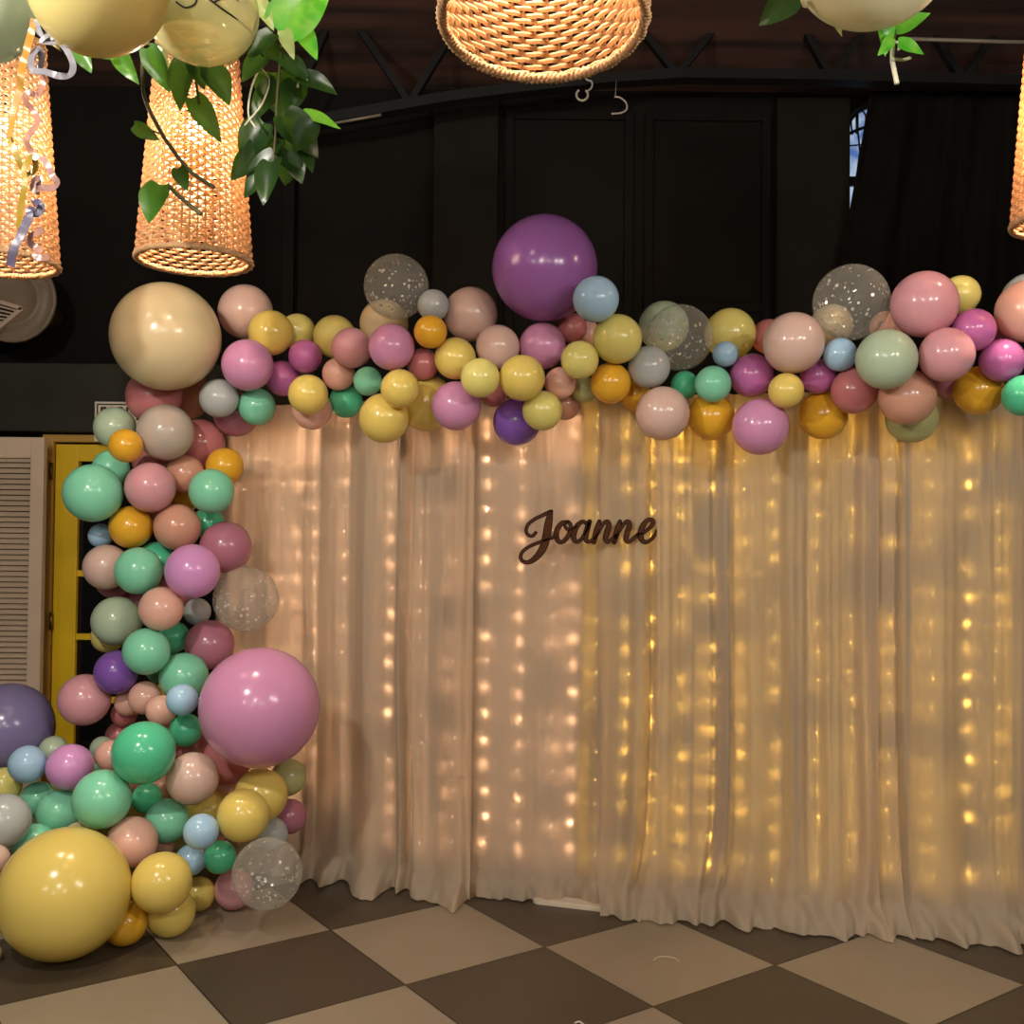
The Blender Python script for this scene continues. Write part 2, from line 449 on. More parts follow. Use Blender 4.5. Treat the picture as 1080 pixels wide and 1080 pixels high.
# ------------------------------------------------------------------ backdrop drapes
HEM = [(-1.42, 5.02), (-.94, 4.86), (-.55, 4.68), (-.2, 4.55), (.1, 4.52), (.49, 4.43), (.72, 4.39), (1.02, 4.34), (1.46, 4.24), (1.81, 4.15), (2.05, 4.13), (2.5, 4.06)]
def yc(x):
    if x <= HEM[0][0]: return HEM[0][1]
    for (a, b_), (c, d) in zip(HEM, HEM[1:]):
        if x <= c:
            return b_ + (d - b_) * (x - a) / (c - a)
    return HEM[-1][1]
M_cloth = bpy.data.materials.new('white_drape_cloth'); M_cloth.use_nodes = True
def cloth():
    m = M_cloth; nt = m.node_tree; b = nt.nodes['Principled BSDF']; out = nt.nodes['Material Output']
    col = lin((198, 180, 156))
    b.inputs['Base Color'].default_value = col; b.inputs['Roughness'].default_value = .75; b.inputs['Specular IOR Level'].default_value = .2
    b.inputs['Sheen Weight'].default_value = .2
    t = N(m, 'ShaderNodeBsdfTranslucent'); t.inputs['Color'].default_value = lin((230, 208, 178))
    mx = N(m, 'ShaderNodeMixShader'); mx.inputs[0].default_value = .45
    tr = N(m, 'ShaderNodeBsdfTransparent')
    mx2 = N(m, 'ShaderNodeMixShader'); mx2.inputs[0].default_value = .012
    L(m, b.outputs[0], mx.inputs[1]); L(m, t.outputs[0], mx.inputs[2])
    L(m, mx.outputs[0], mx2.inputs[1]); L(m, tr.outputs[0], mx2.inputs[2]); L(m, mx2.outputs[0], out.inputs['Surface'])
    # fine weave and small creases
    tc = N(m, 'ShaderNodeTexCoord'); mp = N(m, 'ShaderNodeMapping'); mp.inputs['Scale'].default_value = (40, 40, 3)
    nz = N(m, 'ShaderNodeTexNoise'); nz.inputs['Scale'].default_value = 1.0; nz.inputs['Detail'].default_value = 4
    bp = N(m, 'ShaderNodeBump'); bp.inputs['Strength'].default_value = .35; bp.inputs['Distance'].default_value = .004
    L(m, tc.outputs['Object'], mp.inputs[0]); L(m, mp.outputs[0], nz.inputs['Vector']); L(m, nz.outputs['Fac'], bp.inputs['Height'])
    L(m, bp.outputs[0], b.inputs['Normal']); L(m, bp.outputs[0], t.inputs['Normal'])
cloth()
TOP_Z = 2.16
def drape(x0, x1, seed, label, dy=0.0, flare=1.0, skew=0.0):
    rnd = random.Random(seed)
    knots = [(x0 - .1, 0.0, 0.0)]; x = x0 - .03; sgn = 1
    while x < x1 + .15:
        knots.append((x, sgn * rnd.uniform(.008, .04), rnd.uniform(-.05, .05)))
        x += rnd.choice((.022, .035, .05, .07, .11, .15)) * rnd.uniform(.8, 1.2); sgn = -sgn
    fine = [(rnd.uniform(50, 170), rnd.uniform(0, 6.3), rnd.uniform(.001, .0028)) for _ in range(5)]
    low = [(rnd.uniform(9, 24), rnd.uniform(0, 6.3)) for _ in range(4)]
    hemw = [(rnd.uniform(18, 60), rnd.uniform(0, 6.3)) for _ in range(5)]
    def fold(s):
        for (a, fa, _), (c, fc, _) in zip(knots, knots[1:]):
            if a <= s <= c:
                t = (s - a) / (c - a); t = t * t * (3 - 2 * t); return fa + (fc - fa) * t
        return 0.0
    creases = [(rnd.uniform(.38, .55), rnd.uniform(x0, x1), rnd.uniform(.1, .2)) for _ in range(4)]
    n = int((x1 - x0) / .0065); rows = 84
    bm = bmesh.new(); g = []
    for j in range(rows + 1):
        v = j / rows
        z = TOP_Z * (1 - v) ** 1.0
        if j > rows - 26: z = (TOP_Z * 26 / rows) * ((rows - j) / 26) ** 1.35
        hgt = max(z, .003)
        row = []
        k = max(0.0, 1 - hgt / .36)           # 0 above the hem zone, 1 on the floor
        for i in range(n + 1):
            u = i / n; s = x0 + (x1 - x0) * u
            ss = s + .02 * math.sin(2.3 * hgt + s * 3) * (1 - hgt / TOP_Z) + skew * k * k
            A = .75 + .45 * (1 - hgt / TOP_Z)
            ed = min(1.0, (s - x0) / .05, (x1 - s) / .05); ed = max(0.0, ed)
            d = fold(ss) * A * ed
            d += sum(a * math.sin(w * s + p) for w, p, a in fine) * (hgt / TOP_Z) ** .6
            lw = sum(math.sin(w * ss + p) for w, p in low) / 4
            d += .012 * lw * (1 - hgt / TOP_Z)
            fl = (.075 + .07 * lw) * k * k * flare
            hw = sum(math.sin(w * s + p) for w, p in hemw) / 5
            fl += (max(0, k - .76) / .24) ** .75 * (.07 + .09 * hw) * flare
            zz = hgt
            if k > .7: zz += (k - .7) / .3 * .024 * (1 + math.sin(s * 47 + seed) * math.sin(s * 23)) * (1 - max(0, k - .93) / .07)
            if k > .55: d += .010 * ((k - .55) / .45) * (math.sin(s * 71 + hgt * 40 + seed) + .7 * math.sin(s * 127 - hgt * 55))
            for cz, cx, cw in creases:
                if abs(s - cx) < cw: d += .005 * math.exp(-((hgt - cz - .12 * (s - cx)) / .007) ** 2) * (1 - abs(s - cx) / cw)
            xx = s + .012 * lw * k
            row.append(bm.verts.new(Vector((xx, yc(s) + dy - d - fl, zz))))
        g.append(row)
    for j in range(rows):
        for i in range(n):
            bm.faces.new((g[j][i], g[j + 1][i], g[j + 1][i + 1], g[j][i + 1]))
    o = obj('backdrop_drape', bm, M_cloth, origin=((x0 + x1) / 2, yc((x0 + x1) / 2), 0))
    tag(o, label, 'curtain', 'white backdrop drapes')
    return o
drape(-1.42, -.165, 11, 'white floor length drape at the left, rising behind the balloon column')
drape(-.235, .44, 23, 'white drape left of centre, hanging behind the left half of the name sign', .03, .55)
drape(.375, 1.49, 35, 'white drape right of the name sign, its hem ruffled on the floor', .0, 1.15, .06)
drape(1.425, 2.50, 47, 'white drape at the right edge of the backdrop with a wide flat hem', .03, 1.1)

# flat white strip on the floor at the hem
bm = bmesh.new()
c0, c1 = at(575, 952, 1), at(664, 962, 1)
pa = Vector((.14, 4.47, .014)); pb = Vector((.53, 4.345, .014)); dv = (pb - pa).normalized(); sv = Vector((-dv.y, dv.x, 0))
outline = []
for k in range(13):
    a = math.pi / 2 + math.pi * k / 12; outline.append(pa + (dv * math.cos(a) + sv * math.sin(a)) * .035)
outline += [pb - sv * .030 + dv * .01, pb + sv * .03]
lo = [bm.verts.new(Vector((p.x, p.y, .001))) for p in outline]; hi = [bm.verts.new(Vector((p.x, p.y, .022))) for p in outline]
bm.faces.new(lo[::-1]); bm.faces.new(hi)
for k in range(len(outline)):
    bm.faces.new((lo[k], lo[(k + 1) % len(lo)], hi[(k + 1) % len(hi)], hi[k]))
bmesh.ops.bevel(bm, geom=[e for e in bm.edges if abs(e.verts[0].co.z - .022) < 1e-4 and abs(e.verts[1].co.z - .022) < 1e-4], offset=.007, segments=3, affect='EDGES')
tag(obj('base_strip', bm, pbr('white_strip', (214, 196, 172), .6), smooth=False, origin=pa), 'flat white strip with a rounded end lying on the floor under the drape hem', 'base strip')

# ------------------------------------------------------------------ fairy lights behind the drapes
M_wire = pbr('clear_fairy_wire', (150, 130, 100), .4)
M_bp = emit('fairy_bulb_pink_white', (255, 205, 168), 92)
M_by = emit('fairy_bulb_yellow', (255, 206, 92), 92)
def bulb_mesh(mat, nm):
    bm = bmesh.new(); bmesh.ops.create_icosphere(bm, subdivisions=1, radius=.0042)
    for v in bm.verts: v.co.z *= 1.5
    me = bpy.data.meshes.new(nm); bm.to_mesh(me); bm.free(); me.materials.append(mat)
    for p in me.polygons: p.use_smooth = True
    return me
BP, BY = bulb_mesh(M_bp, 'bulb'), bulb_mesh(M_by, 'bulb_yellow')
ORD = ['first', 'second', 'third', 'fourth', 'fifth', 'sixth', 'seventh', 'eighth', 'ninth', 'tenth', 'eleventh', 'twelfth', 'thirteenth', 'fourteenth', 'fifteenth', 'sixteenth', 'seventeenth', 'eighteenth']
def panel_dy(x): return .03 if (-.2 < x < .41 or x > 1.46) else 0.0
def strand(px, idx, yellow, rnd):
    Y = 4.5
    x = at(px, 650, Y).x
    for _ in range(4):
        Y = yc(x) + .045; x = at(px, 650, Y).x
    Y = yc(x) + panel_dy(x) + .042 + rnd.uniform(0, .035)
    kind = 'yellow' if yellow else 'pinkish white'
    t = tag(empty('fairy_light_strand', (x, Y, .12)), '%s %s fairy light strand from the left, glowing behind the white drape' % (ORD[idx], kind),
            'fairy lights', '%s fairy light strands behind the drapes' % kind)
    ph = rnd.uniform(0, .11); pts = []; spots = []
    z = TOP_Z - .02
    while z > .01:
        pts.append(Vector((x + rnd.uniform(-.007, .007), Y + rnd.uniform(-.007, .007), z))); z -= .05
    bm = bmesh.new(); tube(bm, pts, .0009, 4); obj('wire', bm, M_wire, t)
    z = TOP_Z - .05 - ph
    first = True
    while z > .13:
        if rnd.random() < .84:
            k = min(range(len(pts)), key=lambda q: abs(pts[q].z - z)); p = pts[k]
            o = bpy.data.objects.new('bulb', BY if yellow else BP); COL.objects.link(o); o.parent = t
            o.location = (p.x - x, p.y - Y - .004 - rnd.uniform(-.01, .014), z - .12)
        z -= (.112 if z < 1.92 else .052) * rnd.uniform(.93, 1.07)
    return t
rl = random.Random(5)
for i, px in enumerate((257, 277, 297, 312, 330, 363, 411, 444, 480, 514, 548, 583, 604)):
    strand(px, i, False, rl)
for i, px in enumerate((630, 662, 690, 716, 748, 786, 815, 862, 899, 941, 985, 1022, 1056)):
    strand(px, i, True, rl)

# ------------------------------------------------------------------ name sign
def name_sign():
    K = 5.4; ox, oy = 520.0, 520.0
    xm = at(620, 567, 4.45).x; Y = yc(xm) - .085
    strokes = [
        [(243, 226, 9), (226, 244, 10), (202, 240, 10), (188, 215, 10), (200, 180, 10), (236, 150, 11), (284, 126, 12), (322, 108, 12), (334, 104, 8)],
        [(330, 106, 14), (322, 140, 28), (314, 185, 36), (306, 235, 37), (294, 290, 36), (272, 335, 32), (240, 372, 24), (205, 394, 16), (174, 391, 12), (157, 368, 11), (168, 335, 10), (208, 304, 10), (258, 283, 10), (308, 264, 10), (345, 252, 10), (362, 255, 10)],
        [(424, 165, 12), (392, 172, 17), (368, 205, 22), (360, 245, 22), (374, 276, 16), (400, 277, 13), (425, 250, 16), (442, 210, 18), (440, 178, 13), (424, 164, 11), (408, 180, 9), (424, 206, 9), (455, 205, 10), (475, 190, 10)],
        [(536, 176, 10), (512, 163, 13), (485, 180, 18), (464, 220, 22), (460, 258, 20), (478, 278, 14), (504, 262, 12), (530, 220, 12), (548, 172, 14)],
        [(550, 162, 16), (538, 200, 22), (528, 245, 22), (534, 274, 14), (555, 274, 10), (582, 250, 10)],
        [(606, 162, 14), (594, 200, 22), (582, 245, 22), (574, 280, 16)],
        [(578, 262, 10), (604, 214, 10), (632, 172, 12), (652, 163, 16), (660, 184, 20), (648, 226, 22), (640, 262, 18), (654, 279, 12), (678, 262, 10), (700, 235, 10)],
        [(724, 162, 14), (711, 200, 22), (699, 245, 22), (691, 280, 16)],
        [(695, 262, 10), (721, 214, 10), (749, 172, 12), (769, 163, 16), (777, 184, 20), (765, 226, 22), (757, 262, 18), (771, 279, 12), (796, 262, 10), (826, 236, 10)],
        [(822, 238, 10), (862, 222, 10), (898, 194, 12), (914, 166, 13), (902, 150, 12), (876, 158, 15), (850, 194, 22), (840, 238, 24), (850, 270, 18), (874, 279, 13), (904, 262, 11), (928, 228, 10), (943, 198, 8)],
    ]
    t = tag(empty('name_sign', at(620, 567, Y)), 'dark wooden script sign reading Joanne hanging on the white drape', 'sign')
    def build(bm, grow, y0, y1):
        for s in strokes:
            P = spline([(a, b_, w) for a, b_, w in s], 8)
            pts = [(at(ox + p.x / K, oy + p.y / K, Y), max(p.z, 4) / K / F * Y * .5 + grow) for p in P]
            T = frames([p for p, _ in pts])
            ring = []
            for (p, w), tt in zip(pts, T):
                s_ = Vector((-tt.z, 0, tt.x)).normalized() * w
                ring.append([bm.verts.new(Vector((q.x, yy, q.z))) for q, yy in ((p - s_, y0), (p + s_, y0), (p + s_, y1), (p - s_, y1))])
            for a, b_ in zip(ring, ring[1:]):
                for k in range(4): bm.faces.new((a[k], b_[k], b_[(k + 1) % 4], a[(k + 1) % 4]))
            bm.faces.new(ring[0]); bm.faces.new(ring[-1][::-1])
            for (p, w) in (pts[0], pts[-1]):
                n = 14
                f_ = [bm.verts.new((p.x + w * math.cos(2 * math.pi * k / n), y0, p.z + w * math.sin(2 * math.pi * k / n))) for k in range(n)]
                b2 = [bm.verts.new((v.co.x, y1, v.co.z)) for v in f_]
                bm.faces.new(f_)
                for k in range(n): bm.faces.new((f_[k], b2[k], b2[(k + 1) % n], f_[(k + 1) % n]))
        bmesh.ops.recalc_face_normals(bm, faces=bm.faces[:])
    bm = bmesh.new(); build(bm, .0042, Y + .001, Y + .006)
    obj('backing', bm, pbr('dark_sign_edge', (24, 9, 4), .7, .2), t, smooth=False)
    bm = bmesh.new(); build(bm, .0002, Y - .004, Y + .002)
    obj('lettering', bm, noisy(pbr('brown_sign_wood', (84, 44, 16), .7, .2), 14, .7, (56, 28, 10), stretch=(1, 1, 6)), t, smooth=False)
name_sign()

# ------------------------------------------------------------------ balloons
PAL = {  # the colours of the latex
    'white': (198, 184, 170), 'cream': (222, 204, 160), 'yellow': (236, 210, 110), 'lemon': (232, 220, 128), 'gold': (236, 178, 50),
    'peach': (242, 190, 170), 'blush': (222, 188, 174), 'pink': (226, 164, 172), 'fuchsia': (204, 116, 178), 'apricot': (216, 160, 136), 'rosepink': (216, 150, 190), 'rose': (206, 126, 126), 'orchid': (226, 160, 216),
    'mauve': (190, 122, 142), 'lilac': (150, 96, 165), 'violet': (134, 90, 180), 'mint': (140, 222, 184), 'sage': (186, 204, 174),
    'green': (90, 204, 156), 'olive': (188, 188, 128), 'blue': (176, 212, 238), 'grey': (188, 192, 190), 'periwinkle': (134, 124, 168)}
CNAME = {'white': 'off-white', 'cream': 'cream', 'yellow': 'yellow', 'lemon': 'pale yellow', 'gold': 'golden orange', 'peach': 'peach', 'blush': 'blush',
         'pink': 'pink', 'rosepink': 'rosy pink', 'fuchsia': 'bright orchid', 'apricot': 'apricot', 'rose': 'dusty rose', 'orchid': 'orchid pink', 'mauve': 'mauve', 'lilac': 'lilac', 'violet': 'violet', 'mint': 'mint', 'sage': 'pale sage',
         'green': 'green', 'olive': 'olive', 'blue': 'pale blue', 'grey': 'blue-grey', 'periwinkle': 'periwinkle', 'clear': 'clear'}
# x, y, rx, ry (directions and angular sizes), latex, layer (0 innermost)
B = [
 # corner and left column
 (175, 355, 60.5, 57, 'cream', 5), (259, 329, 29, 30, 'blush', 3), (285.5, 351, 24, 24.5, 'yellow', 4), (314, 350, 19, 20, 'lemon', 2), (261, 385, 29, 26.5, 'rosepink', 5),
 (298, 399, 19, 19, 'fuchsia', 2), (322, 376, 18, 18, 'fuchsia', 4), (325, 416, 21.5, 21, 'yellow', 4), (329, 432, 21, 22, 'peach', 2), (231, 420, 21, 21, 'grey', 4),
 (271, 429, 20, 20, 'mint', 3), (249, 437, 24, 24, 'mauve', 1), (163, 418, 31, 30, 'rose', 3), (193, 416, 29, 29, 'apricot', 2), (174.5, 456, 31, 30, 'white', 5),
 (121, 451, 22, 23, 'sage', 3), (132.5, 470, 18.5, 18, 'gold', 6), (211, 468, 26, 27, 'rose', 1), (117, 494, 20, 20, 'mint', 3), (160, 486, 22, 20, 'rose', 0),
 (98, 520, 33.5, 30, 'mint', 6), (158.5, 514, 27, 27, 'pink', 6), (195, 500, 21, 21, 'apricot', 2), (237, 492, 20, 20, 'gold', 3), (223, 518, 25, 23, 'mint', 5),
 (193, 524, 18, 18, 'gold', 0), (138, 556, 24, 22, 'gold', 5), (187, 556, 25.5, 24.5, 'apricot', 5), (238, 577, 27, 28, 'mauve', 3), (219, 552, 17, 17, 'green', 0),
 (106, 565, 13, 13, 'blue', 3), (112, 598, 24, 25, 'blush', 4), (121, 612, 20, 20, 'mauve', 1), (146, 602, 26, 25, 'mint', 6), (165, 590, 19, 19, 'green', 3),
 (203, 602.5, 29.5, 29, 'orchid', 7), (170, 642, 24, 23.5, 'peach', 7), (208, 645, 14.5, 14.5, 'grey', 3), (123, 655, 27, 26.5, 'sage', 4), (114, 671, 18, 18, 'lemon', 2),
 (154.5, 687, 25.5, 25, 'mint', 7), (183, 672, 17, 17, 'green', 2), (221, 680, 27, 26, 'mauve', 4), (122.5, 709, 23.5, 23.5, 'violet', 5), (194, 714, 26, 26, 'mint', 5),
 (192, 738, 17, 17, 'blue', 8), (153, 736, 18, 18, 'peach', 4), (170, 749, 16.5, 16.5, 'peach', 6), (135, 741, 14.5, 14.5, 'peach', 3), (131, 753, 14, 14, 'rose', 1),
 (89, 738, 30, 26, 'pink', 5), (274, 746, 65.5, 62, 'rosepink', 9), (196, 770, 17.5, 18, 'green', 5), (151.5, 794, 33.5, 34, 'green', 8), (117, 797, 17, 17, 'peach', 4),
 (108, 790, 14, 13, 'sage', 2), (126, 776, 15, 15, 'rose', 1), (73.5, 809, 26, 24, 'orchid', 6), (29, 806, 20, 21, 'blue', 6), (56, 791, 15.5, 15, 'sage', 3),
 (8, 768, 50, 49, 'periwinkle', 2), (4, 828, 19, 20, 'lemon', 4), (40, 843, 19.5, 19, 'mint', 5), (63, 857, 25, 25, 'mint', 6), (107.5, 843, 31.5, 31.5, 'mint', 8),
 (155, 842, 16.5, 16, 'green', 5), (203, 821, 29, 27, 'blush', 7), (176, 865.5, 22.5, 25, 'mint', 6), (212, 877, 19, 19, 'blue', 8), (256.5, 860, 26.5, 29.5, 'yellow', 7),
 (275, 839, 27.5, 30, 'yellow', 5), (304, 820, 18.5, 20, 'olive', 3), (305, 861, 18, 19, 'mauve', 3), (286, 880, 18, 18, 'grey', 4), (240, 800, 27, 27, 'rose', 2),
 (238, 830, 22, 22, 'peach', 1), (220, 855, 24, 24, 'yellow', 2), (201, 907, 16.5, 17, 'blue', 5), (232, 904, 17.5, 17.5, 'green', 6), (247, 938, 21.5, 21.5, 'pink', 5),
 (209, 943, 18, 19, 'yellow', 4), (170.5, 931, 32.5, 32.5, 'yellow', 9), (180, 962, 27, 26, 'yellow', 7), (132, 974, 24, 24, 'gold', 7), (68, 942, 70.5, 72, 'yellow', 10),
 (84, 886, 20, 20, 'cream', 8), (139.5, 888, 27.5, 27.5, 'peach', 8), (3, 866, 30, 30, 'grey', 7), (36, 891, 23, 23, 'mint', 7), (-6, 907, 17, 17, 'blush', 8),
 (-9, 1006, 11, 11, 'cream', 10), (170, 893, 14, 14, 'peach', 4),
 (207, 787, 23, 23, 'rose', 1), (172, 836, 20, 20, 'apricot', 1), (131, 822, 18, 18, 'apricot', 2), (94, 818, 17, 17, 'mint', 2), (168, 772, 16, 16, 'rose', 1),
 (172, 702, 20, 20, 'green', 1), (149, 638, 22, 22, 'mauve', 1), (184, 622, 20, 20, 'rose', 2), (164, 540, 20, 20, 'apricot', 1), (190, 880, 18, 18, 'olive', 2), (222, 880, 18, 18, 'apricot', 2),
 # top garland
 (353, 355, 23, 23, 'lemon', 3), (371, 367, 21.5, 22, 'pink', 4), (357, 394.5, 17.5, 17.5, 'peach', 3), (365, 423, 18, 18, 'green', 1), (388, 402, 15.5, 15.5, 'mint', 6),
 (405, 341, 26, 26, 'cream', 2), (413, 366, 25, 24.5, 'rosepink', 5), (457, 322, 17, 17, 'grey', 4), (454, 350, 18, 17.5, 'gold', 5),
 (496.5, 331.5, 29.5, 28.5, 'blush', 3), (446, 384, 17, 17, 'rose', 3), (480, 378, 22, 22.5, 'yellow', 5), (525, 366, 23.5, 23.5, 'blush', 4), (506.5, 398.5, 20.5, 21.5, 'lemon', 6),
 (422, 410, 20.5, 21, 'yellow', 6), (405, 441, 27.5, 25.5, 'yellow', 5), (450, 425, 30, 30, 'yellow', 2), (481, 428, 26, 26, 'rosepink', 5), (520, 413, 16, 16, 'rose', 2),
 (545, 445, 25.5, 25, 'violet', 3), (550.5, 398.5, 24, 25, 'yellow', 6), (572, 433, 21, 21.5, 'lemon', 5), (574.5, 283, 56.5, 57, 'lilac', 4), (628.5, 315.5, 24.5, 25, 'blue', 6),
 (572, 365, 24, 26, 'rosepink', 4), (603.5, 346, 16, 15.5, 'rose', 4), (651, 357.5, 26, 27, 'lemon', 5), (611.5, 379.5, 20, 20.5, 'lemon', 6), (591, 404, 17, 17, 'peach', 4),
 (616, 411, 14, 14, 'olive', 2), (596, 427, 16, 16, 'apricot', 2), (620, 352, 14, 14, 'peach', 1), (644, 404, 21.5, 22, 'gold', 5), (670, 417, 17, 17, 'gold', 2),
 (684.5, 387, 23, 22.5, 'grey', 5), (700, 344, 27, 27, 'sage', 2), (770, 352, 27.5, 27.5, 'lemon', 3), (765, 373.5, 13.5, 14, 'blue', 5),
 (722, 406, 15, 15, 'green', 3), (752, 405, 19.5, 19.5, 'mint', 6), (793, 396, 23, 24, 'fuchsia', 4), (699, 436, 28, 29.5, 'blush', 6), (750, 440, 25, 25, 'gold', 3),
 (802, 450, 29.5, 31, 'rosepink', 6), (837, 361.5, 33, 33, 'blush', 6), (811, 355, 19, 19, 'rose', 2), (829, 412, 19, 19, 'yellow', 7), (863, 397, 19, 19, 'fuchsia', 3),
 (868, 438, 26, 26, 'gold', 3), (877, 343, 23, 23, 'cream', 2), (886, 374, 18, 18.5, 'blue', 4), (935, 379, 34, 32, 'sage', 7), (901, 412, 25, 25, 'rose', 4),
 (957, 419, 30, 31, 'apricot', 5), (975, 321, 36, 37, 'pink', 6), (1013, 311, 21, 22, 'lemon', 3), (935, 345, 18, 18, 'peach', 1), (998.5, 374, 30.5, 29, 'pink', 8),
 (1027, 348, 24, 23.5, 'fuchsia', 6), (1057, 380, 25, 23, 'fuchsia', 6), (1003, 401, 22, 22, 'mauve', 3), (1032, 412, 27, 27, 'gold', 4), (1079, 417, 22.5, 22.5, 'green', 7),
 (1084, 328, 35, 35, 'peach', 5), (1086, 317, 31, 31, 'grey', 3), (1052, 358, 16, 16, 'mauve', 2), (962, 440, 28, 28, 'olive', 1),
 # clear confetti balloons
 (259.5, 632, 36.5, 33, 'clear', 6), (282, 921, 37.5, 38, 'clear', 8), (418, 302.5, 35.5, 34.5, 'clear', 4), (717, 356, 34, 37, 'clear', 4), (898, 319, 41, 42, 'clear', 4),
]
nB = len(B)
CT = []; PX = [(b[2] * b[3]) ** .5 for b in B]
for b in B:
    d = ray(b[0], b[1]); CT.append(math.sqrt(1 / d.length))
def radius(i, Y): return PX[i] * Y / F * CT[i] ** 1.0 * (1 / 1.0)
RAY = [ray(b[0], b[1]) for b in B]
def base_depth(b):
    x, y, lay = b[0], b[1], b[5]
    if x > 300 and y < 480:
        Y = yc(at(x, y, 4.5).x) - .02 - .045 * lay
    else:
        t = min(1, max(0, (y - 640) / 300.0))
        Y = (4.78 - .045 * lay) * (1 - t) + (4.55 - .07 * lay) * t
    return Y
YD = [base_depth(b) for b in B]; YB = list(YD)
def ymax(i):
    m = 9.0; d = RAY[i]; k = PX[i] / F * CT[i]
    if d.z - k < 0:                                  # stay above the floor
        m = min(m, (H - .001) / (k - d.z))
    b = B[i]
    if b[1] + b[3] > 432 and b[0] + b[2] > 232:      # hangs in front of the drape
        for _ in range(3):
            Y = min(m, 5.0) if _ == 0 else Y
            r = k * Y; X = d.x * Y
            Y = min(yc(X - r * .7), yc(X), yc(X + r * .7)) - r - .045
            if b[1] > 870: Y -= .08
        m = min(m, Y)
    return m
YM = [ymax(i) for i in range(nB)]
RESTING = {i for i, b in enumerate(B) if (b[0], b[1]) in ((132, 974), (180, 962), (68, 942), (-9, 1006), (247, 938))}
for i in RESTING: YD[i] = YM[i]
pairs = []
for i in range(nB):
    for j in range(i + 1, nB):
        dx, dy = B[i][0] - B[j][0], B[i][1] - B[j][1]
        if math.hypot(dx, dy) < (PX[i] + PX[j]) * 1.02:
            a, c = (i, j) if (B[i][5], -i) < (B[j][5], -j) else (j, i)   # a behind c
            pairs.append((a, c))
for it in range(400):
    for a, c in pairs:
        ra, rc = radius(a, YD[a]), radius(c, YD[c])
        pa, pc = RAY[a] * YD[a], RAY[c] * YD[c]
        need = 1.0 * (ra + rc); dxz2 = (pa.x - pc.x) ** 2 + (pa.z - pc.z) ** 2
        if dxz2 >= need * need: continue
        gap = math.sqrt(need * need - dxz2) - (YD[a] - YD[c])
        if gap <= 0: continue
        wa = 0.0 if (a in RESTING or YD[a] >= YM[a] - 1e-4) else 1.0
        wc = 0.0 if c in RESTING else 1.0
        if wa + wc == 0: continue
        YD[a] += .6 * gap * wa / (wa + wc); YD[c] -= .6 * gap * wc / (wa + wc)
        YD[a] = min(YD[a], YM[a]); YD[c] = min(YD[c], YM[c])
    if it < 250:
        for i in range(nB):
            if i not in RESTING: YD[i] += .02 * (YB[i] - YD[i]); YD[i] = min(YD[i], YM[i])

def latex(key):
    rgb = PAL[key]
    m = pbr('latex_' + key, rgb, .2, .5, 0, 0)
    m.node_tree.nodes['Principled BSDF'].inputs['Subsurface Weight'].default_value = 0
    return add_translucent(m, rgb, .16)
MESH = {}
def balloon_mesh(mat, nm, nu=40, nv=26):
    bm = bmesh.new(); rings = []
    prof = []
    for k in range(nv + 1):
        a = math.pi * k / nv
        r, y = math.sin(a), -math.cos(a)
        if y > .35: y = .35 + (y - .35) * 1.0 + .05 * ((y - .35) / .65) ** 2
        prof.append((r, y))
    prof = prof[:-1]
    prof[-1] = (prof[-1][0] * .55, prof[-1][1])
    yl = prof[-1][1]
    prof += [(.035, yl + .03), (.03, yl + .045), (.055, yl + .06), (.075, yl + .07), (.07, yl + .08), (.02, yl + .078)]
    top = bm.verts.new((0, -1, 0))
    for r, y in prof[1:]:
        rings.append([bm.verts.new((r * math.cos(2 * math.pi * k / nu), y, r * math.sin(2 * math.pi * k / nu))) for k in range(nu)])
    for k in range(nu): bm.faces.new((top, rings[0][k], rings[0][(k + 1) % nu]))
    for a, b_ in zip(rings, rings[1:]):
        for k in range(nu): bm.faces.new((a[k], b_[k], b_[(k + 1) % nu], a[(k + 1) % nu]))
    bm.faces.new(rings[-1])
    bmesh.ops.recalc_face_normals(bm, faces=bm.faces[:])
    for f in bm.faces: f.smooth = True
    me = bpy.data.meshes.new(nm); bm.to_mesh(me); bm.free(); me.materials.append(mat); return me
for k in PAL: MESH[k] = balloon_mesh(latex(k), 'balloon_' + k)
def clear_latex(name, body, fac, tint=(1, 1, 1, 1)):
    m = bpy.data.materials.new(name); m.use_nodes = True; nt = m.node_tree; b = nt.nodes['Principled BSDF']
    b.inputs['Base Color'].default_value = lin(body); b.inputs['Roughness'].default_value = .06
    tr = N(m, 'ShaderNodeBsdfTransparent'); tr.inputs['Color'].default_value = tint
    lw = N(m, 'ShaderNodeLayerWeight'); lw.inputs['Blend'].default_value = .35
    mr = N(m, 'ShaderNodeMapRange'); mr.inputs['To Min'].default_value = fac; mr.inputs['To Max'].default_value = .75
    pw = N(m, 'ShaderNodeMath', operation='POWER'); pw.inputs[1].default_value = 2.0
    L(m, lw.outputs['Facing'], pw.inputs[0]); L(m, pw.outputs[0], mr.inputs['Value'])
    mx = N(m, 'ShaderNodeMixShader'); L(m, mr.outputs[0], mx.inputs[0]); L(m, tr.outputs[0], mx.inputs[1]); L(m, b.outputs[0], mx.inputs[2])
    L(m, mx.outputs[0], nt.nodes['Material Output'].inputs['Surface']); return m
MESH['clear'] = balloon_mesh(clear_latex('clear_latex', (206, 200, 186), .15), 'balloon_clear')
M_foil = pbr('silver_confetti_foil', (236, 230, 215), .3, .5, .6)

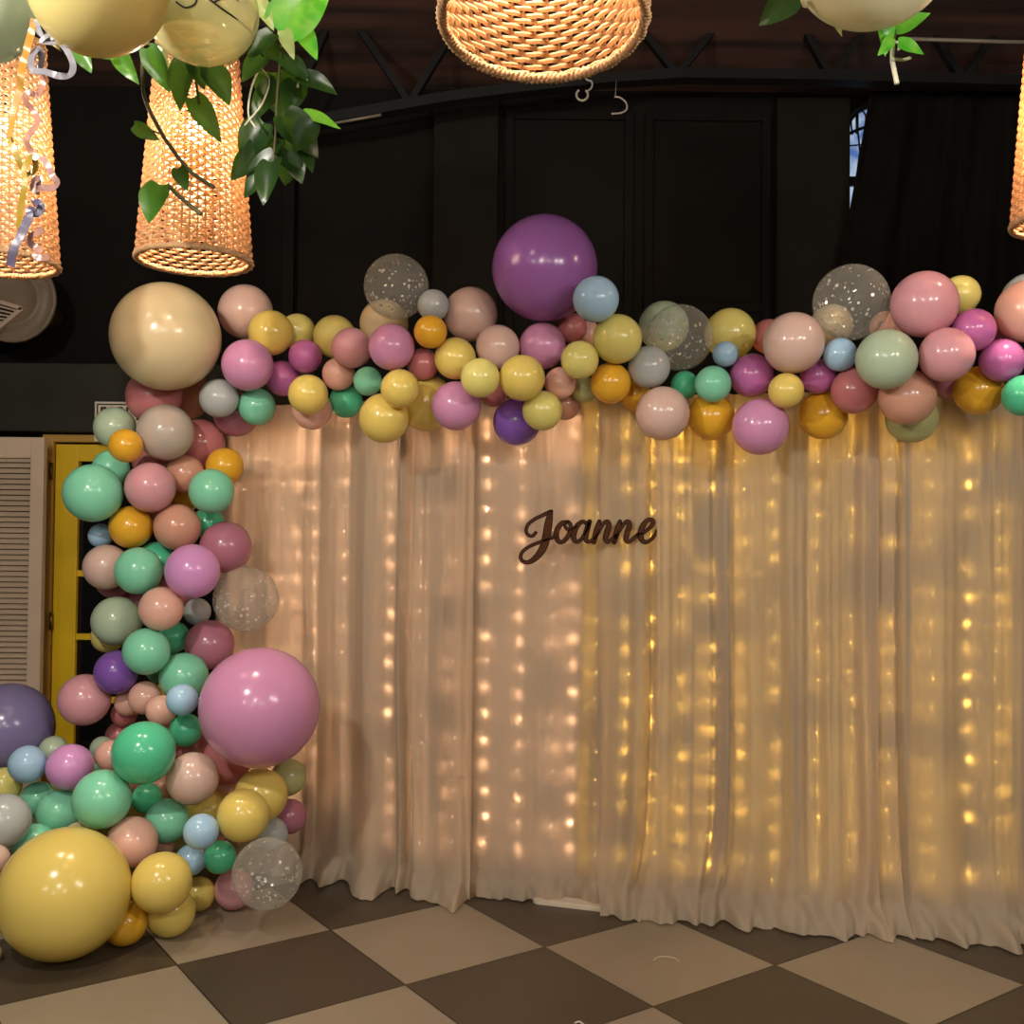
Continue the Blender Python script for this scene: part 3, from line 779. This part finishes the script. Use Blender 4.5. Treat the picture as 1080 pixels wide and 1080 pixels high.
# ---- labels: every balloon is told apart by its size, colour and a neighbour
def size_word(i):
    r = PX[i]
    return 'small' if r < 18.6 else 'medium' if r < 27 else 'large' if r < 45 else 'giant'
def kind_of(i):
    b = B[i]
    if b[4] == 'clear': return 'clear confetti balloon'
    s = size_word(i)
    return '%s %s balloon' % (s, CNAME[b[4]])
KIND = [kind_of(i) for i in range(nB)]
cntk = {}
for k in KIND: cntk[k] = cntk.get(k, 0) + 1
def rel(i, j):
    """where i lies, seen from j"""
    dx, dy = B[i][0] - B[j][0], B[i][1] - B[j][1]
    a = math.degrees(math.atan2(-dy, dx)) % 360
    return ['right of', 'above right of', 'above', 'above left of', 'left of', 'below left of', 'below', 'below right of'][int((a + 22.5) // 45) % 8]
def near(i):
    out = []
    for j in range(nB):
        if j != i:
            q = math.hypot(B[i][0] - B[j][0], B[i][1] - B[j][1]) / (PX[i] + PX[j])
            if q < 1.25: out.append((q, j))
    return out
def short(j):
    k = KIND[j]
    return ('the ' if cntk[k] == 1 else 'a ') + k[:-8] + (' balloon' if B[j][4] == 'clear' else ' one')
REL = [{(rel(i, j), KIND[j]) for q, j in near(i)} for i in range(nB)]
def make_label(i):
    k = KIND[i]; pre = k if k.startswith('clear') else k
    cand = sorted(near(i), key=lambda t: (cntk[KIND[t[1]]] > 1, -PX[t[1]]))
    if cntk[k] == 1 and cand:
        return '%s, %s %s' % (pre, rel(i, cand[0][1]), short(cand[0][1]))
    same = [m for m in range(nB) if m != i and KIND[m] == k]
    for q, j in cand:
        key = (rel(i, j), KIND[j])
        if not any(key in REL[m] for m in same):
            return '%s, %s %s' % (pre, key[0], short(j))
    for q, j in cand:
        for q2, j2 in cand:
            if j2 <= j: continue
            a, c = (rel(i, j), KIND[j]), (rel(i, j2), KIND[j2])
            if not any(a in REL[m] and c in REL[m] for m in same):
                t = '%s, %s %s and %s %s' % (pre, a[0], short(j), c[0], short(j2))
                if len(t.split()) <= 16: return t
    return None
def fallback(i):
    same = sorted([m for m in range(nB) if KIND[m] == KIND[i]], key=lambda m: B[m][0]); n = same.index(i)
    return '%s, %s of its kind from the left' % (KIND[i], ORD[n])
def zone(i):
    b = B[i]
    if b[4] == 'clear': return 'clear confetti balloons'
    if b[0] > 300 and b[1] < 480: return 'latex balloons of the garland along the drape top'
    if b[1] < 775: return 'latex balloons of the left column'
    return 'latex balloons heaped on the floor'
rb = random.Random(9)
def confetti(parent, R, seed):
    r = random.Random(seed); bm = bmesh.new()
    for _ in range(130):
        lowh = r.random() < .6
        while True:
            v = Vector((r.gauss(0, 1), r.gauss(0, 1), r.gauss(0, 1))).normalized()
            if not lowh or v.z < .35: break
        c = v * R * .965
        a = v.orthogonal().normalized(); a = (Matrix.Rotation(r.uniform(0, 6.28), 3, v) @ a); b_ = v.cross(a)
        tilt = Matrix.Rotation(r.uniform(-.5, .5), 3, a); nb = tilt @ b_
        s = R * r.uniform(.025, .058); asp = r.choice((1, 1, .7, .35))
        vs = [bm.verts.new(c + s * (math.cos(2 * math.pi * k / 8) * a + math.sin(2 * math.pi * k / 8) * nb * asp)) for k in range(8)]
        bm.faces.new(vs)
    me = bpy.data.meshes.new('confetti'); bm.to_mesh(me); bm.free(); me.materials.append(M_foil)
    o = bpy.data.objects.new('confetti', me); COL.objects.link(o); o.parent = parent
    tag(o, 'silver foil confetti flakes', kind='stuff')
for i, b in enumerate(B):
    Y = YD[i]; R = radius(i, Y)
    p = RAY[i] * Y + Vector((0, 0, H))
    clear = b[4] == 'clear'
    lab = make_label(i) or fallback(i)
    asp = b[2] / b[3]
    ex = (Euler((rb.uniform(-.5, .5) + (.3 if b[1] > 480 else -.2), rb.uniform(-.3, .3), rb.uniform(-.5, .5))))
    if clear:
        o = empty('confetti_balloon', p)
        s = bpy.data.objects.new('shell', MESH['clear']); COL.objects.link(s); s.parent = o
        s.rotation_euler = ex; s.scale = (R, R, R)
        confetti(o, R, 100 + i)
    else:
        o = bpy.data.objects.new('balloon', MESH[b[4]]); COL.objects.link(o); o.location = p
        o.rotation_euler = ex; o.scale = (R, R, R)
        if i in RESTING: o.rotation_euler = Euler((-.6, 0, rb.uniform(-.4, .4)))
    tag(o, lab, 'balloon', zone(i))

# ------------------------------------------------------------------ helium balloons against the ceiling
def big_balloon(px, py, r, Y, mat, label, aim):
    p = at(px, py, Y); R = r / F * Y
    me = balloon_mesh(mat, 'balloon', 56, 36)
    o = bpy.data.objects.new('balloon', me); COL.objects.link(o); o.location = p; o.scale = (R, R, R)
    o.rotation_mode = 'QUATERNION'; o.rotation_quaternion = Vector((0, 1, 0)).rotation_difference(Vector(aim))
    tag(o, label, 'balloon', 'balloons floating up by the basket lamps')
    return o, p, R
M_ol = add_translucent(pbr('latex_warm_yellow', (204, 188, 122), .25), (204, 188, 122), .3)
M_pg = add_translucent(pbr('latex_pale_grey_green', (190, 202, 180), .25), (190, 202, 180), .4)
M_pw = add_translucent(pbr('latex_ivory', (222, 218, 184), .25), (222, 218, 184), .4)
big_balloon(103, -19, 73.5, 2.35, M_ol, 'large warm yellow balloon at the top left, floating beside the swirl printed balloon', (-.55, .1, -.8))
big_balloon(-24, 5, 58, 2.45, M_pg, 'pale grey-green balloon cut by the top left corner, above the ribbons', (.6, .1, -.75))
big_balloon(924, -59, 85, 2.3, M_pw, 'ivory balloon at the top right, just above a bright leaf sprig', (-.75, .1, -.6))

def swirl_balloon():
    Y = 2.75; p = at(212, 12, Y); R = 57.5 / F * Y
    t = tag(empty('printed_balloon', p), 'olive see-through balloon printed with black swirls, above the second basket lamp', 'balloon', 'balloons floating up by the basket lamps')
    m = clear_latex('olive_clear_latex', (224, 220, 166), .5, lin((240, 236, 200)))
    s = bpy.data.objects.new('shell', balloon_mesh(m, 'shell', 56, 36)); COL.objects.link(s); s.parent = t
    s.scale = (R * 1.06, R * .95, R * .95); s.rotation_euler = (0, math.radians(6), 0)
    bm = bmesh.new()
    def on(px, py):
        v = ray(px, py); v = v.normalized(); o_ = Vector((0, 0, H)) - p
        bq = o_.dot(v); c = o_.dot(o_) - (R * .985) ** 2
        dd = bq * bq - c
        if dd < 0:
            q = o_ + v * (-bq); return q.normalized() * R * 1.0
        return o_ + v * (-bq - math.sqrt(dd))
    for pl in ([(219, -2), (232, 8), (246, 18), (257, 27), (265, 36), (268, 46)],
               [(270, 44), (268, 28), (272, 16), (277, 12), (281, 17), (278, 26), (273, 24), (275, 19)],
               [(246, -3), (252, 3), (259, 2), (262, -4)], [(160, 4), (168, -4), (178, -6)], [(186, 2), (196, 8), (206, 4), (208, -6)], [(226, 2), (234, -2), (240, -8)], [(266, 44), (262, 56), (253, 62)]):
        pts = []
        for q in spline([Vector((a, b_, 0)) for a, b_ in pl], 6):
            pts.append(p + on(q.x, q.y) * 1.02)
        tube(bm, pts, .0028, 6)
    obj('swirl_print', bm, pbr('black_print', (14, 14, 10), .4), t)
swirl_balloon()

# curling ribbons hanging from the two left balloons
def ribbon(pts, width, rgb, label, Y):
    bm = bmesh.new()
    P = spline([at(a, b_, Y + d) for a, b_, d in pts], 9); T = frames(P); prev = None
    for i, (q, tt) in enumerate(zip(P, T)):
        s = tt.cross(Vector((.15 * math.sin(i * .35), 1, .2 * math.cos(i * .3)))).normalized() * width * .62
        a, b_ = bm.verts.new(q - s), bm.verts.new(q + s)
        if prev: bm.faces.new((prev[0], prev[1], b_, a))
        prev = (a, b_)
    o = obj('curling_ribbon', bm, add_translucent(pbr('ribbon_%d_%d_%d' % rgb, rgb, .25, .6), rgb, .2), smooth=False, origin=P[0])
    s = o.modifiers.new('thick', 'SOLIDIFY'); s.thickness = .0008
    tag(o, label, 'ribbon', 'curling ribbons tied to the balloons')
RY = 2.35
ribbon([(36, 20, 0), (33, 35, .01), (29, 50, 0), (25, 65, .01), (22, 80, 0), (21, 95, .02), (14, 120, .02), (10, 145, 0)], .014, (168, 124, 56), 'straight orange gold ribbon hanging down from the top left balloons', RY)
ribbon([(37, 20, 0), (42, 34, .01), (50, 38, .02), (60, 43, .02), (70, 52, .01), (77, 68, 0), (74, 79, -.01), (62, 80, -.02), (48, 76, -.02), (35, 74, -.01), (33, 62, 0), (40, 52, .01), (44, 60, .02), (42, 72, .02)], .012, (122, 119, 126), 'silver grey ribbon in a big open loop below the yellow balloon', RY)
ribbon([(38, 22, 0), (46, 40, .01), (52, 36, 0), (44, 44, 0), (60, 46, .01)], .008, (136, 132, 138), 'short silver grey ribbon bow at the balloon knots', RY)
ribbon([(44, 75, .02), (45, 88, .03), (40, 100, .02), (30, 98, .01), (28, 108, .02), (36, 118, .03), (40, 128, .02), (34, 138, .01), (28, 148, .01), (33, 160, .02), (40, 168, .02)], .011, (168, 120, 104), 'dull pink ribbon twisting down the front of the left basket lamp', RY)
ribbon([(8, 140, .02), (16, 160, .01), (24, 178, .02), (30, 185, .03), (38, 176, .03), (34, 166, .02), (26, 178, .01), (26, 195, 0), (22, 220, .01), (20, 240, .02)], .011, (158, 132, 46), 'yellow ribbon hanging in front of the left basket lamp', RY)
ribbon([(44, 165, .02), (52, 178, .01), (56, 186, 0), (60, 192, 0), (56, 198, .01), (46, 198, .02), (36, 200, .01), (36, 192, .02), (42, 188, .03), (38, 205, .03)], .012, (156, 120, 112), 'pale pink ribbon curled at the right edge of the left basket lamp', RY)
ribbon([(34, 214, 0), (40, 214, .015), (43, 220, .02), (38, 225, .02), (32, 222, .01), (30, 230, 0), (22, 248, 0), (14, 264, 0), (11, 281, .01)], .016, (96, 88, 110), 'lavender grey ribbon end hanging low over the left basket lamp', RY)
ribbon([(46, 242, 0), (36, 247, .01), (30, 253, .02), (36, 260, .02), (42, 264, .01), (38, 270, 0), (46, 272, 0), (52, 270, .01)], .013, (164, 120, 106), 'pink zigzag ribbon end low on the left basket lamp', RY)

# ------------------------------------------------------------------ woven basket lamps
M_straw = add_translucent(noisy(pbr('rattan_straw', (214, 182, 144), .6, .3), 30, .5, (190, 148, 114)), (236, 204, 164), .5)
M_rim = noisy(pbr('rattan_rim', (196, 154, 110), .6, .3), 40, .5, (160, 116, 80))
M_bulb = emit('lamp_bulb_glow', (255, 222, 176), 260)
M_cord = pbr('black_cord', (18, 16, 14), .6)
def weave_mesh(Rb, Rt, Hh):
    bm = bmesh.new(); rows = int(Hh / .0138); st = 46; seg = st * 4
    for k in range(rows):
        z = .012 + (Hh - .02) * k / (rows - 1); R = Rb + (Rt - Rb) * z / Hh
        pts = []
        for q in range(seg):
            a = 2 * math.pi * q / seg
            w = .0042 * math.cos(a * st / 2 + math.pi * k)
            zz = z + .0022 * math.sin(a * st / 2 + math.pi * k + .9)
            pts.append(Vector(((R + w) * math.cos(a), (R + w) * math.sin(a), zz)))
        tube(bm, pts, .0050, 5, closed=True)
    for s in range(st):
        a = 2 * math.pi * s / st
        tube(bm, [Vector(((Rb + (Rt - Rb) * z / Hh) * math.cos(a), (Rb + (Rt - Rb) * z / Hh) * math.sin(a), z)) for z in (.004, Hh * .5, Hh - .004)], .0032, 5)
    for f in bm.faces: f.smooth = True
    me = bpy.data.meshes.new('shade'); bm.to_mesh(me); bm.free(); me.materials.append(M_straw); return me
LR, LT, LH = .187, .127, .76
WEAVE = weave_mesh(LR, LT, LH)
def lathe_simple(name, mat, prof, n=24):
    bm = bmesh.new(); rings = [[bm.verts.new((r * math.cos(2 * math.pi * k / n), r * math.sin(2 * math.pi * k / n), z)) for k in range(n)] for r, z in prof]
    for a, b_ in zip(rings, rings[1:]):
        for k in range(n): bm.faces.new((a[k], a[(k + 1) % n], b_[(k + 1) % n], b_[k]))
    bm.faces.new(rings[0][::-1]); bm.faces.new(rings[-1])
    for f in bm.faces: f.smooth = True
    me = bpy.data.meshes.new(name); bm.to_mesh(me); bm.free(); me.materials.append(mat); return me
def rim_mesh(R, z, nm):
    bm = bmesh.new(); seg = 220
    for ph in (0, math.pi):
        pts = []
        for q in range(seg):
            a = 2 * math.pi * q / seg
            pts.append(Vector(((R + .006 * math.cos(60 * a + ph)) * math.cos(a), (R + .006 * math.cos(60 * a + ph)) * math.sin(a), z + .006 * math.sin(60 * a + ph))))
        tube(bm, pts, .0065, 6, closed=True)
    for f in bm.faces: f.smooth = True
    me = bpy.data.meshes.new(nm); bm.to_mesh(me); bm.free(); me.materials.append(M_rim); return me
RIM = rim_mesh(LR, .004, 'rim'); RIMT = rim_mesh(LT, LH - .004, 'top_rim')
BULB = lathe_simple('bulb', M_bulb, [(.004, -.062), (.018, -.058), (.028, -.046), (.033, -.028), (.031, -.010), (.022, .012), (.014, .03)])
SOCK = lathe_simple('socket', M_cord, [(.02, .028), (.021, .08), (.012, .09), (.006, .11)])
def lamp(px, py, Y, label, watts, tilt=0.0):
    c = at(px, py, Y)
    t = tag(empty('basket_pendant_lamp', c), label, 'lamp', 'woven basket pendant lamps')
    t.rotation_euler = (math.radians(tilt), 0, 0)
    for nm, me, z in (('shade', WEAVE, 0), ('rim', RIM, 0), ('top_rim', RIMT, 0), ('bulb', BULB, .47), ('socket', SOCK, .47)):
        o = bpy.data.objects.new(nm, me); COL.objects.link(o); o.parent = t; o.location = (0, 0, z)
    cz = 4.2 + (6.35 - c.y) * (2.2 / 11.35)
    bm = bmesh.new(); tube(bm, [c + Vector((0, 0, .57)), Vector((c.x, c.y, cz - (.12 if tilt else 0)))], .005, 8)
    obj('cord', bm, M_cord, t)
    bm = bmesh.new()                                  # three spokes hold the socket to the top rim
    for k in range(3):
        a = 2 * math.pi * k / 3 + .4
        tube(bm, [c + Vector((0, 0, .56)), c + Vector((LT * math.cos(a), LT * math.sin(a), LH - .01))], .003, 6)
    obj('spokes', bm, M_cord, t)
    l = point_light('lamp_light', c + Matrix.Rotation(math.radians(tilt), 3, 'X') @ Vector((0, 0, .395)), watts, (1.0, .87, .70), .03)
    return t
lamp(-1, 279, 3.52, 'woven basket pendant lamp at the left edge, ribbons hanging in front of it', 40)
lamp(205, 276, 3.52, 'woven basket pendant lamp behind hanging ivy leaves, over the big cream balloon', 40)
lamp(573, 22, 1.90, 'largest woven basket pendant lamp at top centre, open rim facing down', 34, -9.0)
lamp(1132, 236, 3.45, 'woven basket pendant lamp cut off by the right edge', 40)

# hanging hook and curl of wire left on the truss
M_hook = pbr('pale_wire', (170, 160, 148), .35, .5)
bm = bmesh.new(); HY = 5.62
tube(bm, spline([at(614 + 6 * math.cos(a), 100 + 6 * math.sin(a), HY) for a in [-.9 + 5.0 * k / 14 for k in range(15)]], 3), .0065, 8)
tube(bm, spline([at(619, 97, HY), at(624, 92, HY), at(624, 86, HY), at(618, 83, HY), at(616, 70, HY)], 5), .005, 8)
tag(obj('ceiling_hook', bm, M_hook, origin=at(616, 85, HY)), 'small pale hook with a round eye hanging just below the central lamp', 'hook')
bm = bmesh.new()
tube(bm, spline([at(648, 102, HY), at(654, 103, HY), at(660, 108, HY), at(661, 115, HY), (at(655, 119, HY)), at(645, 120, HY)], 6), .005, 8)
tube(bm, [at(649, 102, HY), at(650, 84, HY + .03)], .0015, 5)
tag(obj('wire_curl', bm, M_hook, origin=at(655, 110, HY)), 'thin curl of pale wire against the dark wall right of the hook', 'wire')
# scrap on the floor
def ground(px, py, z=.003):
    d = ray(px, py); t_ = -(H - z) / d.z; return Vector((d.x * t_, t_, z))
bm = bmesh.new()
tube(bm, spline([ground(689, 1013), ground(694, 1009.5), ground(703, 1009), ground(712, 1011), ground(717, 1015)], 6), .0022, 6)
tag(obj('ribbon_scrap', bm, pbr('pale_scrap', (206, 188, 160), .5), origin=ground(703, 1010)), 'thin curved pale ribbon scrap lying on a light floor tile', 'scrap')
bm = bmesh.new()
tube(bm, spline([ground(606, 1079), ground(611, 1077.5), ground(616, 1081)], 5), .003, 6)
tag(obj('paper_scrap', bm, pbr('white_scrap', (226, 214, 196), .5), origin=ground(611, 1078)), 'tiny white scrap on the dark floor tile at the bottom edge', 'scrap')

# ------------------------------------------------------------------ ivy
def leaf_mat(name, a, b_, tr):
    m = pbr(name, a, .3, .5)
    noisy(m, 22, .75, b_, 2)
    return add_translucent(m, tr, .35)
M_leafd = leaf_mat('dark_ivy_leaf', (44, 74, 30), (32, 56, 26), (76, 116, 32))
M_leaf_lit = leaf_mat('bright_lit_ivy_leaf', (66, 172, 40), (150, 206, 84), (130, 220, 60))  # lamplight on the lit leaves is put into this brighter green
M_leafm = leaf_mat('green_ivy_leaf', (62, 112, 40), (48, 92, 34), (96, 160, 46))
M_leafp = leaf_mat('pale_ivy_leaf', (196, 206, 140), (150, 180, 100), (200, 210, 130))
M_stem = pbr('ivy_stem', (84, 80, 46), .6); M_stemw = pbr('pale_ivy_stem', (206, 200, 176), .5)
def leaf(bm, base, tip, hw, rnd):
    """heart-shaped leaf blade from base to tip, half width hw, cupped along the midrib"""
    d = tip - base; Ln = d.length; t = d.normalized()
    nrm = Vector((rnd.uniform(-.45, .45), -1, rnd.uniform(-.2, .55)))
    nrm = (nrm - nrm.dot(t) * t).normalized(); s = t.cross(nrm)
    n = 10; rows = []
    for k in range(n + 1):
        u = k / n
        w = hw * (math.sin(math.pi * min(1, (u * .93 + .07)) ** .62) ** .85 if u < 1 else 0)
        back = -.10 * Ln * max(0, 1 - u * 6)
        droop = -.10 * Ln * u * u
        c = base + t * (u * Ln) - nrm * (-droop) * 1.0
        row = []
        for q in (-1, -.55, 0, .55, 1):
            row.append(bm.verts.new(c + s * (w * q) + t * (back * abs(q)) + nrm * (.28 * w * abs(q) ** 1.5 + .01 * Ln * math.sin(u * 9 + q * 3))))
        rows.append(row)
    for a, b_ in zip(rows, rows[1:]):
        for q in range(4): bm.faces.new((a[q], a[q + 1], b_[q + 1], b_[q]))
def vine(name_label, base_px, stems, leaves, Y, seed):
    rnd = random.Random(seed)
    t = tag(empty('ivy_vine', at(*base_px, Y)), name_label, 'plant', 'hanging ivy vines')
    bm = bmesh.new(); bw = bmesh.new(); nw = 0
    for pl, r, pale in stems:
        pts = spline([at(a, b_, Y + .02 * math.sin(i * 1.7)) for i, (a, b_) in enumerate(pl)], 6)
        tube(bw if pale else bm, pts, r, 6); nw += pale
    obj('stem', bm, M_stem, t)
    if nw: obj('pale_stem', bw, M_stemw, t)
    else: bw.free()
    for key, mat, nm in (('d', M_leafd, 'foliage'), ('m', M_leafm, 'green_foliage'), ('b', M_leaf_lit, 'bright_lit_foliage'), ('p', M_leafp, 'pale_foliage')):
        ls = [l for l in leaves if l[5] == key]
        if not ls: continue
        bm = bmesh.new()
        for x0, y0, x1, y1, hw, _ in ls:
            Yq = Y + rnd.uniform(-.07, .07)
            leaf(bm, at(x0, y0, Yq), at(x1, y1, Yq + rnd.uniform(-.05, .03)), hw / F * Y, rnd)
        o = obj(nm, bm, mat, t)
        md = o.modifiers.new('smooth', 'SUBSURF'); md.levels = 1; md.render_levels = 1
LA = [(293, 30, 352, -22, 25, 'b'), (317, 30, 334, 60, 11, 'b'), (299, 32, 309, 60, 8, 'p'), (288, 36, 258, 62, 13, 'd'), (280, 50, 305, 66, 10, 'd'), (270, -5, 288, 30, 9, 'p'),
      (318, 80, 355, 96, 12, 'd'), (322, 120, 360, 133, 9, 'b'), (290, 78, 300, 125, 24, 'd'), (292, 88, 262, 128, 15, 'd'), (312, 88, 302, 122, 15, 'd'), (300, 62, 325, 82, 12, 'd'),
      (278, 130, 252, 172, 19, 'd'), (300, 122, 336, 164, 20, 'd'), (290, 148, 246, 186, 19, 'd'), (302, 148, 318, 192, 17, 'd'), (285, 172, 276, 215, 14, 'd'), (290, 165, 254, 208, 16, 'd'),
      (306, 160, 300, 196, 15, 'd'), (268, 160, 242, 190, 12, 'd'), (318, 150, 330, 180, 10, 'd'), (276, 60, 255, 84, 11, 'd'), (330, 130, 308, 160, 14, 'd')]
vine('bushy ivy hanging beside the right side of the second basket lamp', (295, -20),
     [([(295, -30), (298, 20), (296, 60), (292, 100), (290, 150), (284, 200)], .004, 0), ([(280, 60), (266, 90), (262, 120), (270, 135)], .003, 1), ([(310, 60), (316, 78), (314, 92)], .004, 1), ([(274, 70), (284, 85), (276, 110), (258, 132)], .0025, 1)], LA, 3.02, 3)
LB = [(198, 62, 186, 116, 19, 'd'), (222, 72, 242, 108, 15, 'd'), (205, 104, 232, 148, 13, 'd'), (156, 52, 178, 96, 12, 'm'), (80, 48, 96, 76, 10, 'm'), (122, 50, 144, 88, 12, 'm'),
      (142, 133, 168, 148, 8, 'd'), (170, 196, 154, 234, 21, 'm'), (188, 178, 197, 200, 9, 'd'), (105, 54, 120, 62, 7, 'm'), (170, 50, 180, 86, 5, 'p'), (206, 60, 214, 92, 12, 'd')]
vine('sparse ivy strands with single leaves in front of the second basket lamp', (150, 40),
     [([(150, 46), (152, -200), (150, -585)], .004, 0), ([(60, 40), (100, 46), (150, 46), (200, 50), (250, 45)], .004, 0), ([(150, 46), (152, 100), (168, 136), (180, 155), (200, 180), (226, 198)], .006, 0), ([(178, 196), (190, 208), (212, 226)], .007, 0), ([(140, 133), (160, 138), (172, 142)], .003, 0), ([(204, 50), (206, 80), (210, 110)], .004, 0)], LB, 3.06, 8)
LC = [(838, -8, 802, 26, 17, 'd'), (872, 6, 889, 36, 6, 'p')]
vine('dull leaf spray left of the ivory balloon at the top right', (840, -20), [([(850, -30), (842, -8), (866, 4), (874, 10)], .004, 0), ([(848, 6), (856, 2), (870, -4)], .005, 1)], LC, 2.5, 12)
LD = [(932, 14, 936, 58, 11, 'b'), (946, 31, 981, 12, 10, 'b'), (948, 46, 976, 55, 10, 'b'), (940, 40, 928, 57, 7, 'b')]
vine('bright green leaf sprig dangling under the ivory balloon at the top right', (945, -10), [([(950, -20), (946, 20), (942, 45)], .004, 0), ([(942, 45), (941, 62), (943, 74), (946, 88)], .006, 1), ([(941, 62), (952, 63), (960, 61)], .004, 1), ([(942, 44), (950, 46), (948, 52)], .004, 1)], LD, 2.5, 14)
